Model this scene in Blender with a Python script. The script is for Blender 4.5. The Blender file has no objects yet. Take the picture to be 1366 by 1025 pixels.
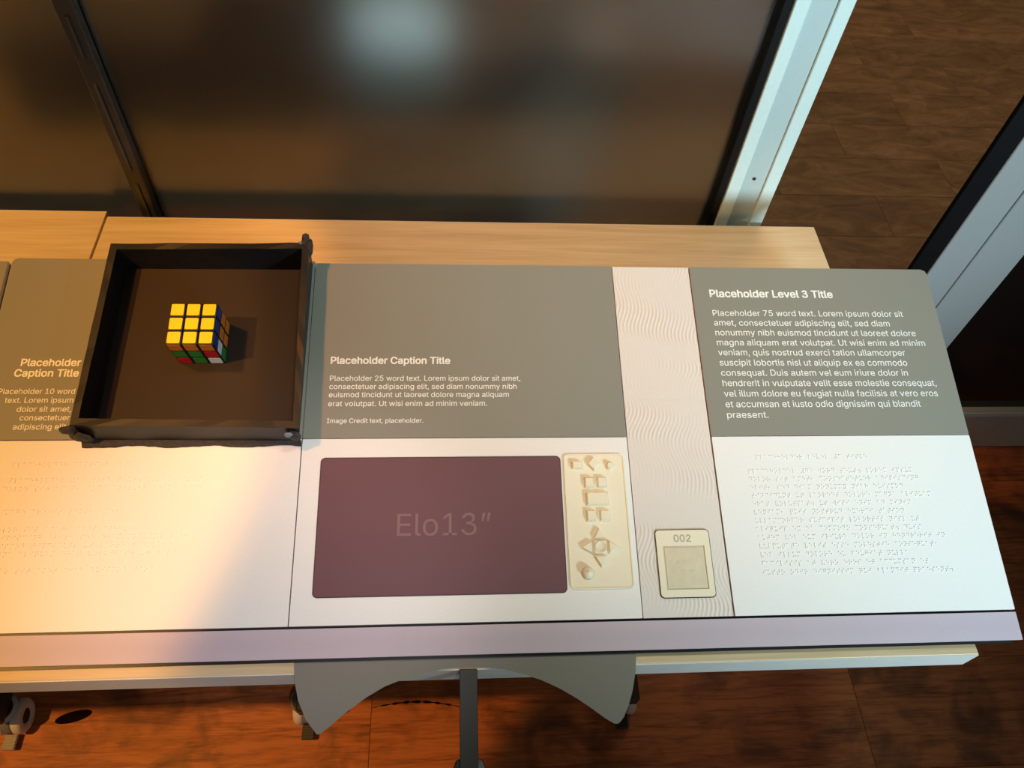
import bpy, bmesh, math, random
from mathutils import Matrix, Vector
random.seed(7)
C = bpy.context.scene.collection
sc = bpy.context.scene
PI = math.pi
Z0 = 0.862                      # height of the display's middle seam above the floor
TILT = 0.2330933                # slope of the display surface

# ------------------------------------------------------------------ camera
cam_d = bpy.data.cameras.new('camera')
cam = bpy.data.objects.new('camera', cam_d); C.objects.link(cam)
rt = Vector((0.9971323, -0.0447115, 0.0610575)); up = Vector((0.0008403, 0.8132997, 0.5818444)); fw = Vector((0.0756731, 0.5801246, -0.8110050))
m3 = Matrix((rt, up, -fw)).transposed()
cam.matrix_world = Matrix.Translation((0.186817, -0.520568, 0.844468 + Z0)) @ m3.to_4x4()
cam_d.sensor_width = 36.0; cam_d.lens = 1042.089 / 1366 * 36.0
cam_d.clip_start = 0.02; cam_d.clip_end = 50
sc.camera = cam

# ------------------------------------------------------------------ world, lights, exposure
w = bpy.data.worlds.new('world'); sc.world = w; w.use_nodes = True
w.node_tree.nodes['Background'].inputs[0].default_value = (1.0, 0.93, 0.80, 1)
w.node_tree.nodes['Background'].inputs[1].default_value = 0.11
sc.view_settings.view_transform = 'Standard'; sc.view_settings.look = 'None'
sc.view_settings.gamma = 1; sc.view_settings.use_curve_mapping = False
sc.view_settings.exposure = 0.0

def aim(o, target):
    o.rotation_euler = (Vector(target) - o.location).to_track_quat('-Z', 'Y').to_euler()
def spot(name, loc, target, power, col, angle, blend, rad):
    d = bpy.data.lights.new(name, 'SPOT'); d.energy = power; d.color = col
    d.spot_size = math.radians(angle); d.spot_blend = blend; d.shadow_soft_size = rad
    o = bpy.data.objects.new(name, d); C.objects.link(o); o.location = loc; aim(o, target); return o
def area(name, loc, target, power, col, sx, sy):
    d = bpy.data.lights.new(name, 'AREA'); d.energy = power; d.color = col; d.shape = 'RECTANGLE'; d.size = sx; d.size_y = sy
    o = bpy.data.objects.new(name, d); C.objects.link(o); o.location = loc; aim(o, target); return o
spot('warm_track_spot', (-1.45, -0.74, 3.0), (-0.78, 0.02, 0.84), 285, (1.0, 0.455, 0.08), 32, 0.14, 0.03)
spot('warm_overhead_spot', (-0.95, 0.05, 3.0), (0.27, 0.30, 0.86), 150, (1.0, 0.38, 0.08), 30, 1.0, 0.08)
spot('neutral_fill_spot', (0.55, -1.25, 2.9), (-0.04, -0.16, 0.8), 120, (1.0, 0.88, 0.90), 15, 0.9, 0.06)  # added fill with no seen source, whitens the patch beside the warm edge
spot('broad_overhead_spot', (0.58, 0.15, 3.0), (0.50, 0.10, 0.86), 54, (0.80, 0.97, 0.80), 40, 0.8, 0.15)
spot('cool_window_light', (1.9, -2.0, 1.68), (0.86, 0.20, 1.0), 353, (0.69, 0.90, 1.0), 42, 1.0, 0.16)
spot('stool_fill_spot', (0.35, 2.1, 2.9), (0.02, 1.76, 0.4), 210, (0.72, 0.93, 1.0), 13, 0.6, 0.05)  # added, unseen lamp that brightens the pale stool behind the glass
area('corridor_lamp', (1.6, 2.6, 2.9), (1.6, 2.4, 0), 30, (1.0, 0.68, 0.36), 1.2, 0.6)

# ------------------------------------------------------------------ materials
MATS = {}
def nodes_of(name):
    m = bpy.data.materials.new(name); m.use_nodes = True
    nt = m.node_tree; return m, nt, nt.nodes['Principled BSDF']
def plain(name, col, rough=0.6, metal=0.0, spec=0.5, var=0.06, scale=60, bump=0.0, coat=0.0, ior=None):
    if name in MATS: return MATS[name]
    m, nt, b = nodes_of(name)
    tc = nt.nodes.new('ShaderNodeTexCoord'); n = nt.nodes.new('ShaderNodeTexNoise'); n.inputs['Scale'].default_value = scale; n.inputs['Detail'].default_value = 4
    nt.links.new(tc.outputs['Object'], n.inputs['Vector'])
    r = nt.nodes.new('ShaderNodeValToRGB')
    r.color_ramp.elements[0].position = .3; r.color_ramp.elements[1].position = .7
    r.color_ramp.elements[0].color = tuple(c * (1 - var) for c in col) + (1,); r.color_ramp.elements[1].color = tuple(min(1, c * (1 + var)) for c in col) + (1,)
    nt.links.new(n.outputs['Fac'], r.inputs['Fac']); nt.links.new(r.outputs['Color'], b.inputs['Base Color'])
    b.inputs['Roughness'].default_value = rough; b.inputs['Metallic'].default_value = metal
    b.inputs['Specular IOR Level'].default_value = spec
    if ior: b.inputs['IOR'].default_value = ior
    if coat: b.inputs['Coat Weight'].default_value = coat
    if bump:
        bp = nt.nodes.new('ShaderNodeBump'); bp.inputs['Strength'].default_value = bump; bp.inputs['Distance'].default_value = .001
        nt.links.new(n.outputs['Fac'], bp.inputs['Height']); nt.links.new(bp.outputs['Normal'], b.inputs['Normal'])
    MATS[name] = m; return m
def weave(name, col, line=0.05, sx=900, sy=300, rough=0.55):
    """printed sheet: flat ink with the faint banding of an ink-jet print"""
    m, nt, b = nodes_of(name)
    tc = nt.nodes.new('ShaderNodeTexCoord')
    acc = None
    for direction, s in (('X', sx), ('Y', sy)):
        wv = nt.nodes.new('ShaderNodeTexWave'); wv.bands_direction = direction; wv.inputs['Scale'].default_value = s / 6.28; wv.inputs['Distortion'].default_value = 1.5
        wv.inputs['Detail Scale'].default_value = 3
        nt.links.new(tc.outputs['Object'], wv.inputs['Vector'])
        if acc is None: acc = wv.outputs['Fac']
        else:
            a = nt.nodes.new('ShaderNodeMath'); a.operation = 'ADD'; nt.links.new(acc, a.inputs[0]); nt.links.new(wv.outputs['Fac'], a.inputs[1]); acc = a.outputs[0]
    nz = nt.nodes.new('ShaderNodeTexNoise'); nz.inputs['Scale'].default_value = 500; nz.inputs['Detail'].default_value = 3
    nt.links.new(tc.outputs['Object'], nz.inputs['Vector'])
    a = nt.nodes.new('ShaderNodeMath'); a.operation = 'ADD'; nt.links.new(acc, a.inputs[0]); nt.links.new(nz.outputs['Fac'], a.inputs[1])
    mr = nt.nodes.new('ShaderNodeMapRange'); mr.inputs['From Max'].default_value = 3
    nt.links.new(a.outputs[0], mr.inputs['Value'])
    mx = nt.nodes.new('ShaderNodeMix'); mx.data_type = 'RGBA'
    mx.inputs['A'].default_value = tuple(c * (1 - line) for c in col) + (1,); mx.inputs['B'].default_value = tuple(min(1, c * (1 + line)) for c in col) + (1,)
    nt.links.new(mr.outputs[0], mx.inputs['Factor']); nt.links.new(mx.outputs['Result'], b.inputs['Base Color'])
    b.inputs['Roughness'].default_value = rough; b.inputs['Specular IOR Level'].default_value = .3
    return m
def wood(name, dark, mid, light, sx=1.2, sy=28, rough=0.45, knots=False, per_object=0.0, fine=1.0):
    m, nt, b = nodes_of(name)
    tc = nt.nodes.new('ShaderNodeTexCoord'); mp = nt.nodes.new('ShaderNodeMapping'); mp.inputs['Scale'].default_value = (sx, sy, sy)
    nt.links.new(tc.outputs['Object'], mp.inputs['Vector'])
    oi = nt.nodes.new('ShaderNodeObjectInfo'); off = nt.nodes.new('ShaderNodeVectorMath'); off.operation = 'ADD'
    mul = nt.nodes.new('ShaderNodeMath'); mul.operation = 'MULTIPLY'; mul.inputs[1].default_value = 37
    nt.links.new(oi.outputs['Random'], mul.inputs[0]); nt.links.new(mp.outputs[0], off.inputs[0]); nt.links.new(mul.outputs[0], off.inputs[1])
    n1 = nt.nodes.new('ShaderNodeTexNoise'); n1.inputs['Scale'].default_value = 1.6; n1.inputs['Detail'].default_value = 8; n1.inputs['Distortion'].default_value = 1.2; n1.inputs['Roughness'].default_value = .62
    nt.links.new(off.outputs[0], n1.inputs['Vector'])
    mp2 = nt.nodes.new('ShaderNodeMapping'); mp2.inputs['Scale'].default_value = (sx * 9, sy * 9, sy * 9); nt.links.new(tc.outputs['Object'], mp2.inputs['Vector'])
    n2 = nt.nodes.new('ShaderNodeTexNoise'); n2.inputs['Scale'].default_value = 1; n2.inputs['Detail'].default_value = 5; n2.inputs['Distortion'].default_value = .4
    nt.links.new(mp2.outputs[0], n2.inputs['Vector'])
    mixv = nt.nodes.new('ShaderNodeMath'); mixv.operation = 'MULTIPLY_ADD'; mixv.inputs[1].default_value = .3 * fine
    nt.links.new(n2.outputs['Fac'], mixv.inputs[0]); nt.links.new(n1.outputs['Fac'], mixv.inputs[2])
    r = nt.nodes.new('ShaderNodeValToRGB'); e = r.color_ramp.elements
    e[0].position = .42; e[0].color = dark + (1,); e[1].position = .82; e[1].color = light + (1,)
    k = e.new(.60); k.color = mid + (1,)
    nt.links.new(mixv.outputs[0], r.inputs['Fac'])
    out = r.outputs['Color']
    if knots:
        # dark patches and knots of rustic boards, large and soft
        n3 = nt.nodes.new('ShaderNodeTexNoise'); n3.inputs['Scale'].default_value = 9; n3.inputs['Detail'].default_value = 5; n3.inputs['Distortion'].default_value = .6
        off3 = nt.nodes.new('ShaderNodeVectorMath'); off3.operation = 'ADD'; nt.links.new(tc.outputs['Object'], off3.inputs[0]); nt.links.new(mul.outputs[0], off3.inputs[1])
        nt.links.new(off3.outputs[0], n3.inputs['Vector'])
        mr = nt.nodes.new('ShaderNodeMapRange'); mr.inputs['From Min'].default_value = .50; mr.inputs['From Max'].default_value = .68; mr.inputs['To Max'].default_value = .7
        nt.links.new(n3.outputs['Fac'], mr.inputs['Value'])
        mx = nt.nodes.new('ShaderNodeMix'); mx.data_type = 'RGBA'; mx.inputs['B'].default_value = tuple(c * .35 for c in dark) + (1,)
        nt.links.new(mr.outputs[0], mx.inputs['Factor']); nt.links.new(out, mx.inputs['A']); out = mx.outputs['Result']
    if per_object:
        hv = nt.nodes.new('ShaderNodeHueSaturation'); mr2 = nt.nodes.new('ShaderNodeMapRange')
        mr2.inputs['To Min'].default_value = 1 - per_object; mr2.inputs['To Max'].default_value = 1 + per_object
        nt.links.new(oi.outputs['Random'], mr2.inputs['Value']); nt.links.new(mr2.outputs[0], hv.inputs['Value']); nt.links.new(out, hv.inputs['Color']); out = hv.outputs['Color']
    nt.links.new(out, b.inputs['Base Color']); b.inputs['Roughness'].default_value = rough
    bp = nt.nodes.new('ShaderNodeBump'); bp.inputs['Strength'].default_value = .25; bp.inputs['Distance'].default_value = .0006
    nt.links.new(mixv.outputs[0], bp.inputs['Height']); nt.links.new(bp.outputs['Normal'], b.inputs['Normal'])
    return m
def stone(name):
    m, nt, b = nodes_of(name)
    tc = nt.nodes.new('ShaderNodeTexCoord'); oi = nt.nodes.new('ShaderNodeObjectInfo')
    mul = nt.nodes.new('ShaderNodeMath'); mul.operation = 'MULTIPLY'; mul.inputs[1].default_value = 41; nt.links.new(oi.outputs['Random'], mul.inputs[0])
    mp = nt.nodes.new('ShaderNodeMapping'); mp.inputs['Scale'].default_value = (3.2, 8, 8); nt.links.new(tc.outputs['Object'], mp.inputs['Vector'])
    off = nt.nodes.new('ShaderNodeVectorMath'); off.operation = 'ADD'; nt.links.new(mp.outputs[0], off.inputs[0]); nt.links.new(mul.outputs[0], off.inputs[1])
    n = nt.nodes.new('ShaderNodeTexNoise'); n.inputs['Scale'].default_value = 1.6; n.inputs['Detail'].default_value = 12; n.inputs['Roughness'].default_value = .72; n.inputs['Distortion'].default_value = .8
    nt.links.new(off.outputs[0], n.inputs['Vector'])
    r = nt.nodes.new('ShaderNodeValToRGB'); e = r.color_ramp.elements
    e[0].position = .32; e[0].color = (.088, .048, .022, 1); e[1].position = .68; e[1].color = (.27, .165, .085, 1); k = e.new(.5); k.color = (.175, .098, .044, 1)
    nt.links.new(n.outputs['Fac'], r.inputs['Fac'])
    hv = nt.nodes.new('ShaderNodeHueSaturation'); mr2 = nt.nodes.new('ShaderNodeMapRange'); mr2.inputs['To Min'].default_value = .9; mr2.inputs['To Max'].default_value = 1.1
    nt.links.new(oi.outputs['Random'], mr2.inputs['Value']); nt.links.new(mr2.outputs[0], hv.inputs['Value']); nt.links.new(r.outputs['Color'], hv.inputs['Color'])
    nt.links.new(hv.outputs['Color'], b.inputs['Base Color']); b.inputs['Roughness'].default_value = .62
    bp = nt.nodes.new('ShaderNodeBump'); bp.inputs['Strength'].default_value = .4; bp.inputs['Distance'].default_value = .001
    nt.links.new(n.outputs['Fac'], bp.inputs['Height']); nt.links.new(bp.outputs['Normal'], b.inputs['Normal'])
    return m

M_white = plain('white_card', (.80, .80, .785), .5, var=.015, scale=300, spec=.3)
M_wave = plain('wave_card', (.70, .655, .61), .5, var=.015, scale=300, spec=.3)
M_edge = plain('card_edge', (.62, .58, .60), .7, var=.03)
M_grey = weave('grey_print', (.235, .235, .200), .05, 900, 900)
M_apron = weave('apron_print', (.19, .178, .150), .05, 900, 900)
M_plum = weave('plum_print', (.140, .062, .078), .06, 1100, 500)
M_plumline = plain('plum_edge', (.05, .02, .028), .5)
M_lilac = weave('lilac_print', (.50, .425, .49), .07, 700, 60)
M_ink = plain('white_ink', (.86, .88, .86), .5, var=.01)
M_ghost = plain('faint_ink', (.200, .098, .105), .5, var=.02)
M_cream = plain('cream_resin', (.80, .735, .56), .42, var=.02, scale=400)
M_beige = plain('beige_recess', (.56, .50, .37), .5, var=.03, scale=300)
M_greyink = plain('grey_ink', (.40, .37, .29), .5)
M_black = plain('black_foam', (.009, .0085, .0085), .42, var=.2, scale=120, spec=.35)
M_torn = plain('torn_foam', (.035, .03, .028), .8, var=.4, scale=300, bump=.6)
M_tornlight = plain('torn_paper', (.20, .24, .26), .8, var=.3, scale=400)
M_trayfloor = weave('tray_floor', (.019, .0098, .0052), .12, 1400, 1400, .6)
M_oak = wood('pale_oak', (.50, .375, .205), (.61, .47, .28), (.71, .58, .37), 1.1, 24, .5)
M_band = plain('pale_edge_band', (.62, .64, .60), .4, var=.03)
M_plank = wood('red_brown_plank', (.085, .020, .006), (.25, .066, .016), (.42, .130, .036), 2.6, 34, .42, knots=True, per_object=.15, fine=1.6)
M_sub = plain('dark_joint', (.02, .012, .008), .9)
M_stone = stone('brown_stone_tile')
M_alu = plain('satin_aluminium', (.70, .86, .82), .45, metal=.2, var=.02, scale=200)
M_alu2 = plain('satin_aluminium_channel', (.50, .62, .61), .45, metal=.2, var=.02, scale=200)  # darker copy of the satin aluminium: duller light on the channel put into colour
M_alu3 = plain('shaded_aluminium', (.36, .38, .375), .45, metal=.2, var=.02, scale=200)  # darker copy for the second partition's posts: their shade is in the colour
M_gasket = plain('black_gasket', (.003, .003, .0035), .5, var=.1, spec=.2)
M_dark = plain('dark_metal', (.02, .019, .018), .4, var=.15)
M_strut = plain('grey_brown_metal', (.018, .016, .012), .5, var=.05)
M_wheel = plain('pale_tyre', (.62, .57, .48), .5)
M_housing = plain('grey_nylon', (.17, .17, .175), .4)
M_hood = plain('blue_grey_cap', (.40, .47, .50), .4)
M_pedal = plain('brake_grey', (.30, .29, .27), .5)
M_pedal_black = plain('brake_black', (.03, .03, .03), .5)
M_wall = plain('far_wall', (.30, .27, .23), .8)
M_body = plain('cube_black', (.008, .008, .008), .3, spec=.6)
def glassmat(name, col, rough, ior):
    m, nt, b = nodes_of(name)
    b.inputs['Base Color'].default_value = col + (1,); b.inputs['Roughness'].default_value = rough; b.inputs['IOR'].default_value = ior
    return m
M_pane = glassmat('smoked_matte_glass', (.85, .85, .82), .22, 1.70)
_b = M_pane.node_tree.nodes['Principled BSDF']; _b.inputs['Transmission Weight'].default_value = 1.0; _b.inputs['Base Color'].default_value = (.72, .72, .68, 1)
M_pane2 = glassmat('black_glass', (.006, .0045, .004), .12, 1.35)
STK = {}
for nme, c in dict(yellow=(.93, .70, .005), orange=(.75, .20, .02), green=(.02, .25, .035), red=(.55, .012, .02), white=(.8, .82, .82), blue=(.012, .055, .28)).items():
    STK[nme] = plain('sticker_' + nme, c, .35, var=.02)

# ------------------------------------------------------------------ object helpers
def link_mesh(name, me, mat, parent=None):
    o = bpy.data.objects.new(name, me); C.objects.link(o)
    if mat is not None and not me.materials: me.materials.append(mat)
    if parent is not None: o.parent = parent
    return o
def obj(name, bm, mat, parent=None, smooth=False):
    me = bpy.data.meshes.new(name); bmesh.ops.recalc_face_normals(bm, faces=bm.faces); bm.to_mesh(me); bm.free()
    if smooth:
        for p in me.polygons: p.use_smooth = True
    return link_mesh(name, me, mat, parent)
def tag(o, label=None, cat=None, group=None, kind=None):
    if label: o['label'] = label
    if cat: o['category'] = cat
    if group: o['group'] = group
    if kind: o['kind'] = kind
    return o
def empty(name, M, label=None, cat=None, group=None):
    o = bpy.data.objects.new(name, None); C.objects.link(o); o.empty_display_size = .05; o.matrix_world = M
    return tag(o, label, cat, group)
def PM(u, v, h, rz=0):          # frame lying on the sloped display
    y = v * math.cos(TILT) - h * math.sin(TILT); z = v * math.sin(TILT) + h * math.cos(TILT) + Z0
    return Matrix.Translation((u, y, z)) @ Matrix.Rotation(TILT, 4, 'X') @ Matrix.Rotation(rz, 4, 'Z')
def box(bm, x0, x1, y0, y1, z0, z1, bev=0.0, seg=1):
    r = bmesh.ops.create_cube(bm, size=1)
    for v in r['verts']:
        v.co = Vector(((x0 + x1) / 2 + v.co.x * (x1 - x0), (y0 + y1) / 2 + v.co.y * (y1 - y0), (z0 + z1) / 2 + v.co.z * (z1 - z0)))
    if bev:
        es = list({e for v in r['verts'] for e in v.link_edges})
        bmesh.ops.bevel(bm, geom=es, offset=bev, segments=seg, affect='EDGES', profile=.5)
    return bm
def prism(bm, pts, z0, z1):
    a = [bm.verts.new((x, y, z0)) for x, y in pts]; b = [bm.verts.new((x, y, z1)) for x, y in pts]
    n = len(pts); bm.faces.new(a[::-1]); bm.faces.new(b)
    for i in range(n): bm.faces.new((a[i], a[(i + 1) % n], b[(i + 1) % n], b[i]))
    return bm
def hexa(bm, bot, top):
    a = [bm.verts.new(p) for p in bot]; b = [bm.verts.new(p) for p in top]; n = len(a)
    bm.faces.new(a[::-1]); bm.faces.new(b)
    for i in range(n): bm.faces.new((a[i], a[(i + 1) % n], b[(i + 1) % n], b[i]))
    return bm
def rrect(x0, x1, y0, y1, r, n=5, rs=None):
    pts = []; rs = rs or (r, r, r, r)
    for (cx, cy, a0), rr in zip((((x1), (y1), 0), ((x0), (y1), 90), ((x0), (y0), 180), ((x1), (y0), 270)), rs):
        sx = -1 if cx == x1 else 1; sy = -1 if cy == y1 else 1
        for k in range(n + 1):
            a = math.radians(a0 + 90 * k / n); pts.append((cx + sx * rr + rr * math.cos(a), cy + sy * rr + rr * math.sin(a)))
    return pts
def lathe(bm, prof, n=24, axis='Z', cen=(0, 0, 0)):
    rings = []
    for r, h in prof:
        ring = []
        for k in range(n):
            a = 2 * PI * k / n; p = (r * math.cos(a), r * math.sin(a), h)
            if axis == 'X': p = (h, r * math.cos(a), r * math.sin(a))
            ring.append(bm.verts.new((p[0] + cen[0], p[1] + cen[1], p[2] + cen[2])))
        rings.append(ring)
    for i in range(len(rings) - 1):
        for k in range(n): bm.faces.new((rings[i][k], rings[i][(k + 1) % n], rings[i + 1][(k + 1) % n], rings[i + 1][k]))
    bm.faces.new(rings[0][::-1]); bm.faces.new(rings[-1])
    return bm
def NB(): return bmesh.new()

# ------------------------------------------------------------------ the floors and walls
fl = obj('floor', box(NB(), -2.6, 4.2, -2.6, 0.50, -.05, -.006), M_sub); tag(fl, kind='structure')
rowY = [-1.37 + .22 * i for i in range(9)]
cuts = {4: [-.98, .362, 1.62], 5: [-1.3, .02, 1.05], 6: [-.6, .78, 1.9], 3: [-1.25, -.12, 1.02, 2.1]}
for i, y0 in enumerate(rowY):
    y1 = min(y0 + .22, .50)
    if y0 >= .48: continue
    xs = [-2.5] + cuts.get(i, [-1.6 + .37 * (i % 3), -.3 + .37 * (i % 3), .95 + .3 * (i % 3)]) + [3.0]
    for a, b in zip(xs[:-1], xs[1:]):
        bm = box(NB(), -(b - a) / 2 + .0003, (b - a) / 2 - .0003, -(y1 - y0) / 2 + .0003, (y1 - y0) / 2 - .0003, -.012, 0, .0007)
        p = obj('plank', bm, M_plank, fl); p.location = ((a + b) / 2, (y0 + y1) / 2, 0)
# an oval knot and a long split in the boards
bm = NB(); prism(bm, [(.034 * math.cos(a) , .011 * math.sin(a) + .007 * math.cos(a)) for a in [2 * PI * k / 20 for k in range(20)]], 0, .0006)
kn = obj('knot', bm, plain('knot_dark', (.006, .003, .002), .95, spec=.05), fl); kn.location = (-.569, -.117, 0)
bm = NB(); top = []; bot = []
for k in range(25):
    t_ = k / 24; x = .02 + .19 * t_; y = -.118 + .012 * math.sin(t_ * 3.1) - .006 * t_; wd = .0018 * (math.sin(t_ * PI) + .15) * (1 + .8 * math.sin(k * 2.3))
    top.append((x, y + max(.0003, wd))); bot.append((x, y - max(.0003, wd)))
prism(bm, top[::-1] + bot, 0, .0006)
obj('split', bm, MATS['knot_dark'], fl)

cf = obj('floor', box(NB(), -2.6, 5.2, .50, 5.0, -.05, -.004), plain('brown_joint', (.07, .035, .018), .9)); tag(cf, kind='structure')
y = .50; row = 0
while y < 4.3:
    h_ = .197; x = -1.4 + (row * .29) % .62
    x += (1.459 - (-1.4)) % .62 if False else 0
    while x < 4.0:
        L_ = .62
        if y > 1.0 and x + L_ < .2: x += L_; continue
        bm = box(NB(), -L_ / 2 + .0003, L_ / 2 - .0003, -h_ / 2 + .0003, h_ / 2 - .0003, -.008, 0, .0008)
        p = obj('tile', bm, M_stone, cf); p.location = (x + L_ / 2, y + h_ / 2, 0)
        x += L_
    y += h_; row += 1
tag(obj('wall_back', box(NB(), -2.6, 5.2, 4.9, 5.0, 0, 2.9), M_wall), kind='structure')

# ------------------------------------------------------------------ glazed partition behind the tables
YW = .492
def post(parent, x0, x1, z0, z1):
    bm = box(NB(), x0, x1, YW + .004, YW + .06, z0, z1)
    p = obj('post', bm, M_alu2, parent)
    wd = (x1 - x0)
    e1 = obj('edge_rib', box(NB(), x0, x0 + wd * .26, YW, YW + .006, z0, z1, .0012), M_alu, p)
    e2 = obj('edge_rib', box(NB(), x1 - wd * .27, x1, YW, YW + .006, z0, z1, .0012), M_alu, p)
    return p
gp = empty('glass_partition', Matrix.Translation((.1, YW + .03, 0)), 'wide smoked glass partition behind the tables with a black mullion and one silver end post', 'partition')
def at(o, parent):
    o.matrix_parent_inverse = parent.matrix_world.inverted(); return o
bpy.context.view_layer.update()
ZT = 2.2
def gpart(name, bm, mat, parent=gp):
    o = obj(name, bm, mat, parent); o.matrix_parent_inverse = parent.matrix_world.inverted(); return o
gpart('pane', box(NB(), -1.6, -.33, YW + .018, YW + .030, .05, ZT), M_pane)
gpart('pane', box(NB(), -.305, .636, YW + .018, YW + .030, .05, ZT), M_pane)
gpart('bottom_rail', box(NB(), -1.6, .646, YW + .004, YW + .05, 0.0, .09, .002), M_alu2)
mu = gpart('mullion', box(NB(), -.331, -.305, YW + .002, YW + .05, 0, ZT, .002), M_dark)
for k, (za, zb) in enumerate(((.2, .6), (.66, .84), (.87, 1.02), (1.06, 1.12), (1.15, 1.6))):
    o = obj('slot', box(NB(), -.3205, -.3165, YW - .0005, YW + .0025, za, zb), plain('slot_grey', (.035, .033, .032), .4), mu); 
gpart('gasket', box(NB(), .634, .6465, YW + .003, YW + .05, 0, ZT, .001), M_gasket)
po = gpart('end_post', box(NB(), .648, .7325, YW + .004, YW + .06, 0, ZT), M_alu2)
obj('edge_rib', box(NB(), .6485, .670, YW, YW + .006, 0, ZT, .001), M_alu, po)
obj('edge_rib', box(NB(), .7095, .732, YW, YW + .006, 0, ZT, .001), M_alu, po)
bm = lathe(NB(), [(.0028, -.0006), (.0028, .0012), (.0018, .0012)], 16); bmesh.ops.rotate(bm, verts=bm.verts, matrix=Matrix.Rotation(PI / 2, 3, 'X'))
bmesh.ops.translate(bm, verts=bm.verts, vec=(.6885, YW + .0035, Z0 + .012))
obj('screw', bm, M_dark, po)

gp2 = empty('glass_partition', Matrix.Translation((1.5, YW + .03, 0)), 'black glass partition with twin silver posts and silver bottom rail beside the gap', 'partition')
bpy.context.view_layer.update()
gpart('gasket', box(NB(), 1.063, 1.1005, YW + .002, YW + .012, 0, ZT, .001), M_gasket, gp2)
for xa, xb in ((1.102, 1.1695), (1.1715, 1.266)):
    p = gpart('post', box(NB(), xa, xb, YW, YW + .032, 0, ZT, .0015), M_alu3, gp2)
    if xa > 1.15:
        bm = lathe(NB(), [(.0028, -.0006), (.0028, .0012), (.0018, .0012)], 16); bmesh.ops.rotate(bm, verts=bm.verts, matrix=Matrix.Rotation(PI / 2, 3, 'X'))
        bmesh.ops.translate(bm, verts=bm.verts, vec=(1.213, YW - .0005, Z0 + .018)); obj('screw', bm, M_dark, p)
gpart('pane', box(NB(), 1.2665, 3.2, YW + .018, YW + .03, .16, ZT), M_pane2, gp2)
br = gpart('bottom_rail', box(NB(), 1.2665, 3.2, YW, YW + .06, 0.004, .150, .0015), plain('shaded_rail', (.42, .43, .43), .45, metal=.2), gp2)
obj('lit_top_bead', box(NB(), 1.2665, 3.2, YW - .001, YW + .02, .150, .166, .001), M_alu2, br)  # paler than the rail below: the lit top is put into its colour

# ------------------------------------------------------------------ invented furniture, giving the smoked glass its dark band and pale blob
path = [(-1.9, 1.27), (-.97, 1.27), (-.65, 1.27), (-.21, 1.27), (.0, 1.275), (.12, 1.30), (.21, 1.35), (.31, 1.45), (.40, 1.59), (.50, 1.757), (.58, 1.93)]
def offset_path(d):
    out = []
    for k, p in enumerate(path):
        a_ = Vector(path[max(0, k - 1)]); b_ = Vector(path[min(len(path) - 1, k + 1)]); t_ = (b_ - a_).normalized()
        out.append((p[0] + t_.y * d, p[1] - t_.x * d))
    return out
def sweep(prof):
    bm = NB(); rings = []
    cols = [offset_path(d) for d, z in prof]
    for k in range(len(path)): rings.append([bm.verts.new((cols[j][k][0], cols[j][k][1], prof[j][1])) for j in range(len(prof))])
    for k in range(len(path) - 1):
        for j in range(len(prof)): bm.faces.new((rings[k][j], rings[k][(j + 1) % len(prof)], rings[k + 1][(j + 1) % len(prof)], rings[k + 1][j]))
    bm.faces.new(rings[0]); bm.faces.new(rings[-1][::-1]); return bm
bench = empty('added_bench', Matrix.Translation((-.4, 1.2, 0)), 'blurred blue-grey curved bench added behind the smoked glass to give its dark band', 'bench')
bpy.context.view_layer.update()
gpart('backrest', sweep([(-.05, 0), (-.05, .40), (-.035, .42), (.0, .42), (.012, .40), (.012, 0)]), plain('bench_dark', (.012, .018, .022), .7), bench)
gpart('seat', sweep([(.013, .04), (.013, .25), (.22, .25), (.24, .235), (.24, .04)]), plain('bench_fabric', (.085, .115, .12), .8), bench)
otm = obj('added_stool', lathe(NB(), [(.12, 0), (.15, .02), (.16, .2), (.16, .38), (.15, .41), (.12, .42)], 36, 'Z', (.02, 1.76, 0)), plain('pale_fabric', (.60, .80, .88), .8), None, True)  # invented; its pale top makes the bright blob in the glass
tag(otm, 'blurred pale blue round stool added behind the smoked glass to give its bright blob', 'stool')

# ------------------------------------------------------------------ tables
TZ = Z0 - .075; TT = .0385
def caster(parent, x, y, pedal_mat, hood):
    x -= .005
    c = obj('caster', lathe(NB(), [(.008, .062), (.008, .09), (.024, .09), (.024, .094)], 16, 'Z', (x, y, 0)), M_dark, parent)
    for s in (-1, 1):
        bm = lathe(NB(), [(.014, s * .008), (.029, s * .008), (.0335, s * .012), (.0335, s * .022), (.029, s * .027), (.017, s * .027), (.015, s * .023)], 28, 'X', (x, y, .0335))
        obj('wheel', bm, M_wheel, c, True)
        obj('hub', lathe(NB(), [(.014, s * .0105), (.014, s * .0245)], 20, 'X', (x, y, .0335)), M_dark, c)
    bm = lathe(NB(), [(.030, -.0075), (.031, -.006), (.031, .006), (.030, .0075)], 28, 'X', (x, y, .0345)); obj('housing', bm, M_housing, c, True)
    bm = lathe(NB(), [(.027, .060), (.026, .068), (.020, .077), (.010, .082), (.002, .083)], 24, 'Z', (x - .006, y + .006, 0)); obj('hood', bm, hood, c, True)
    bm = NB(); box(bm, x - .012, x + .012, y - .058, y - .030, .012, .018, .001)
    for k in range(5): box(bm, x - .011, x + .011, y - .056 + k * .0052, y - .0536 + k * .0052, .0175, .0202)
    obj('brake_pedal', bm, pedal_mat, c)
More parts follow.
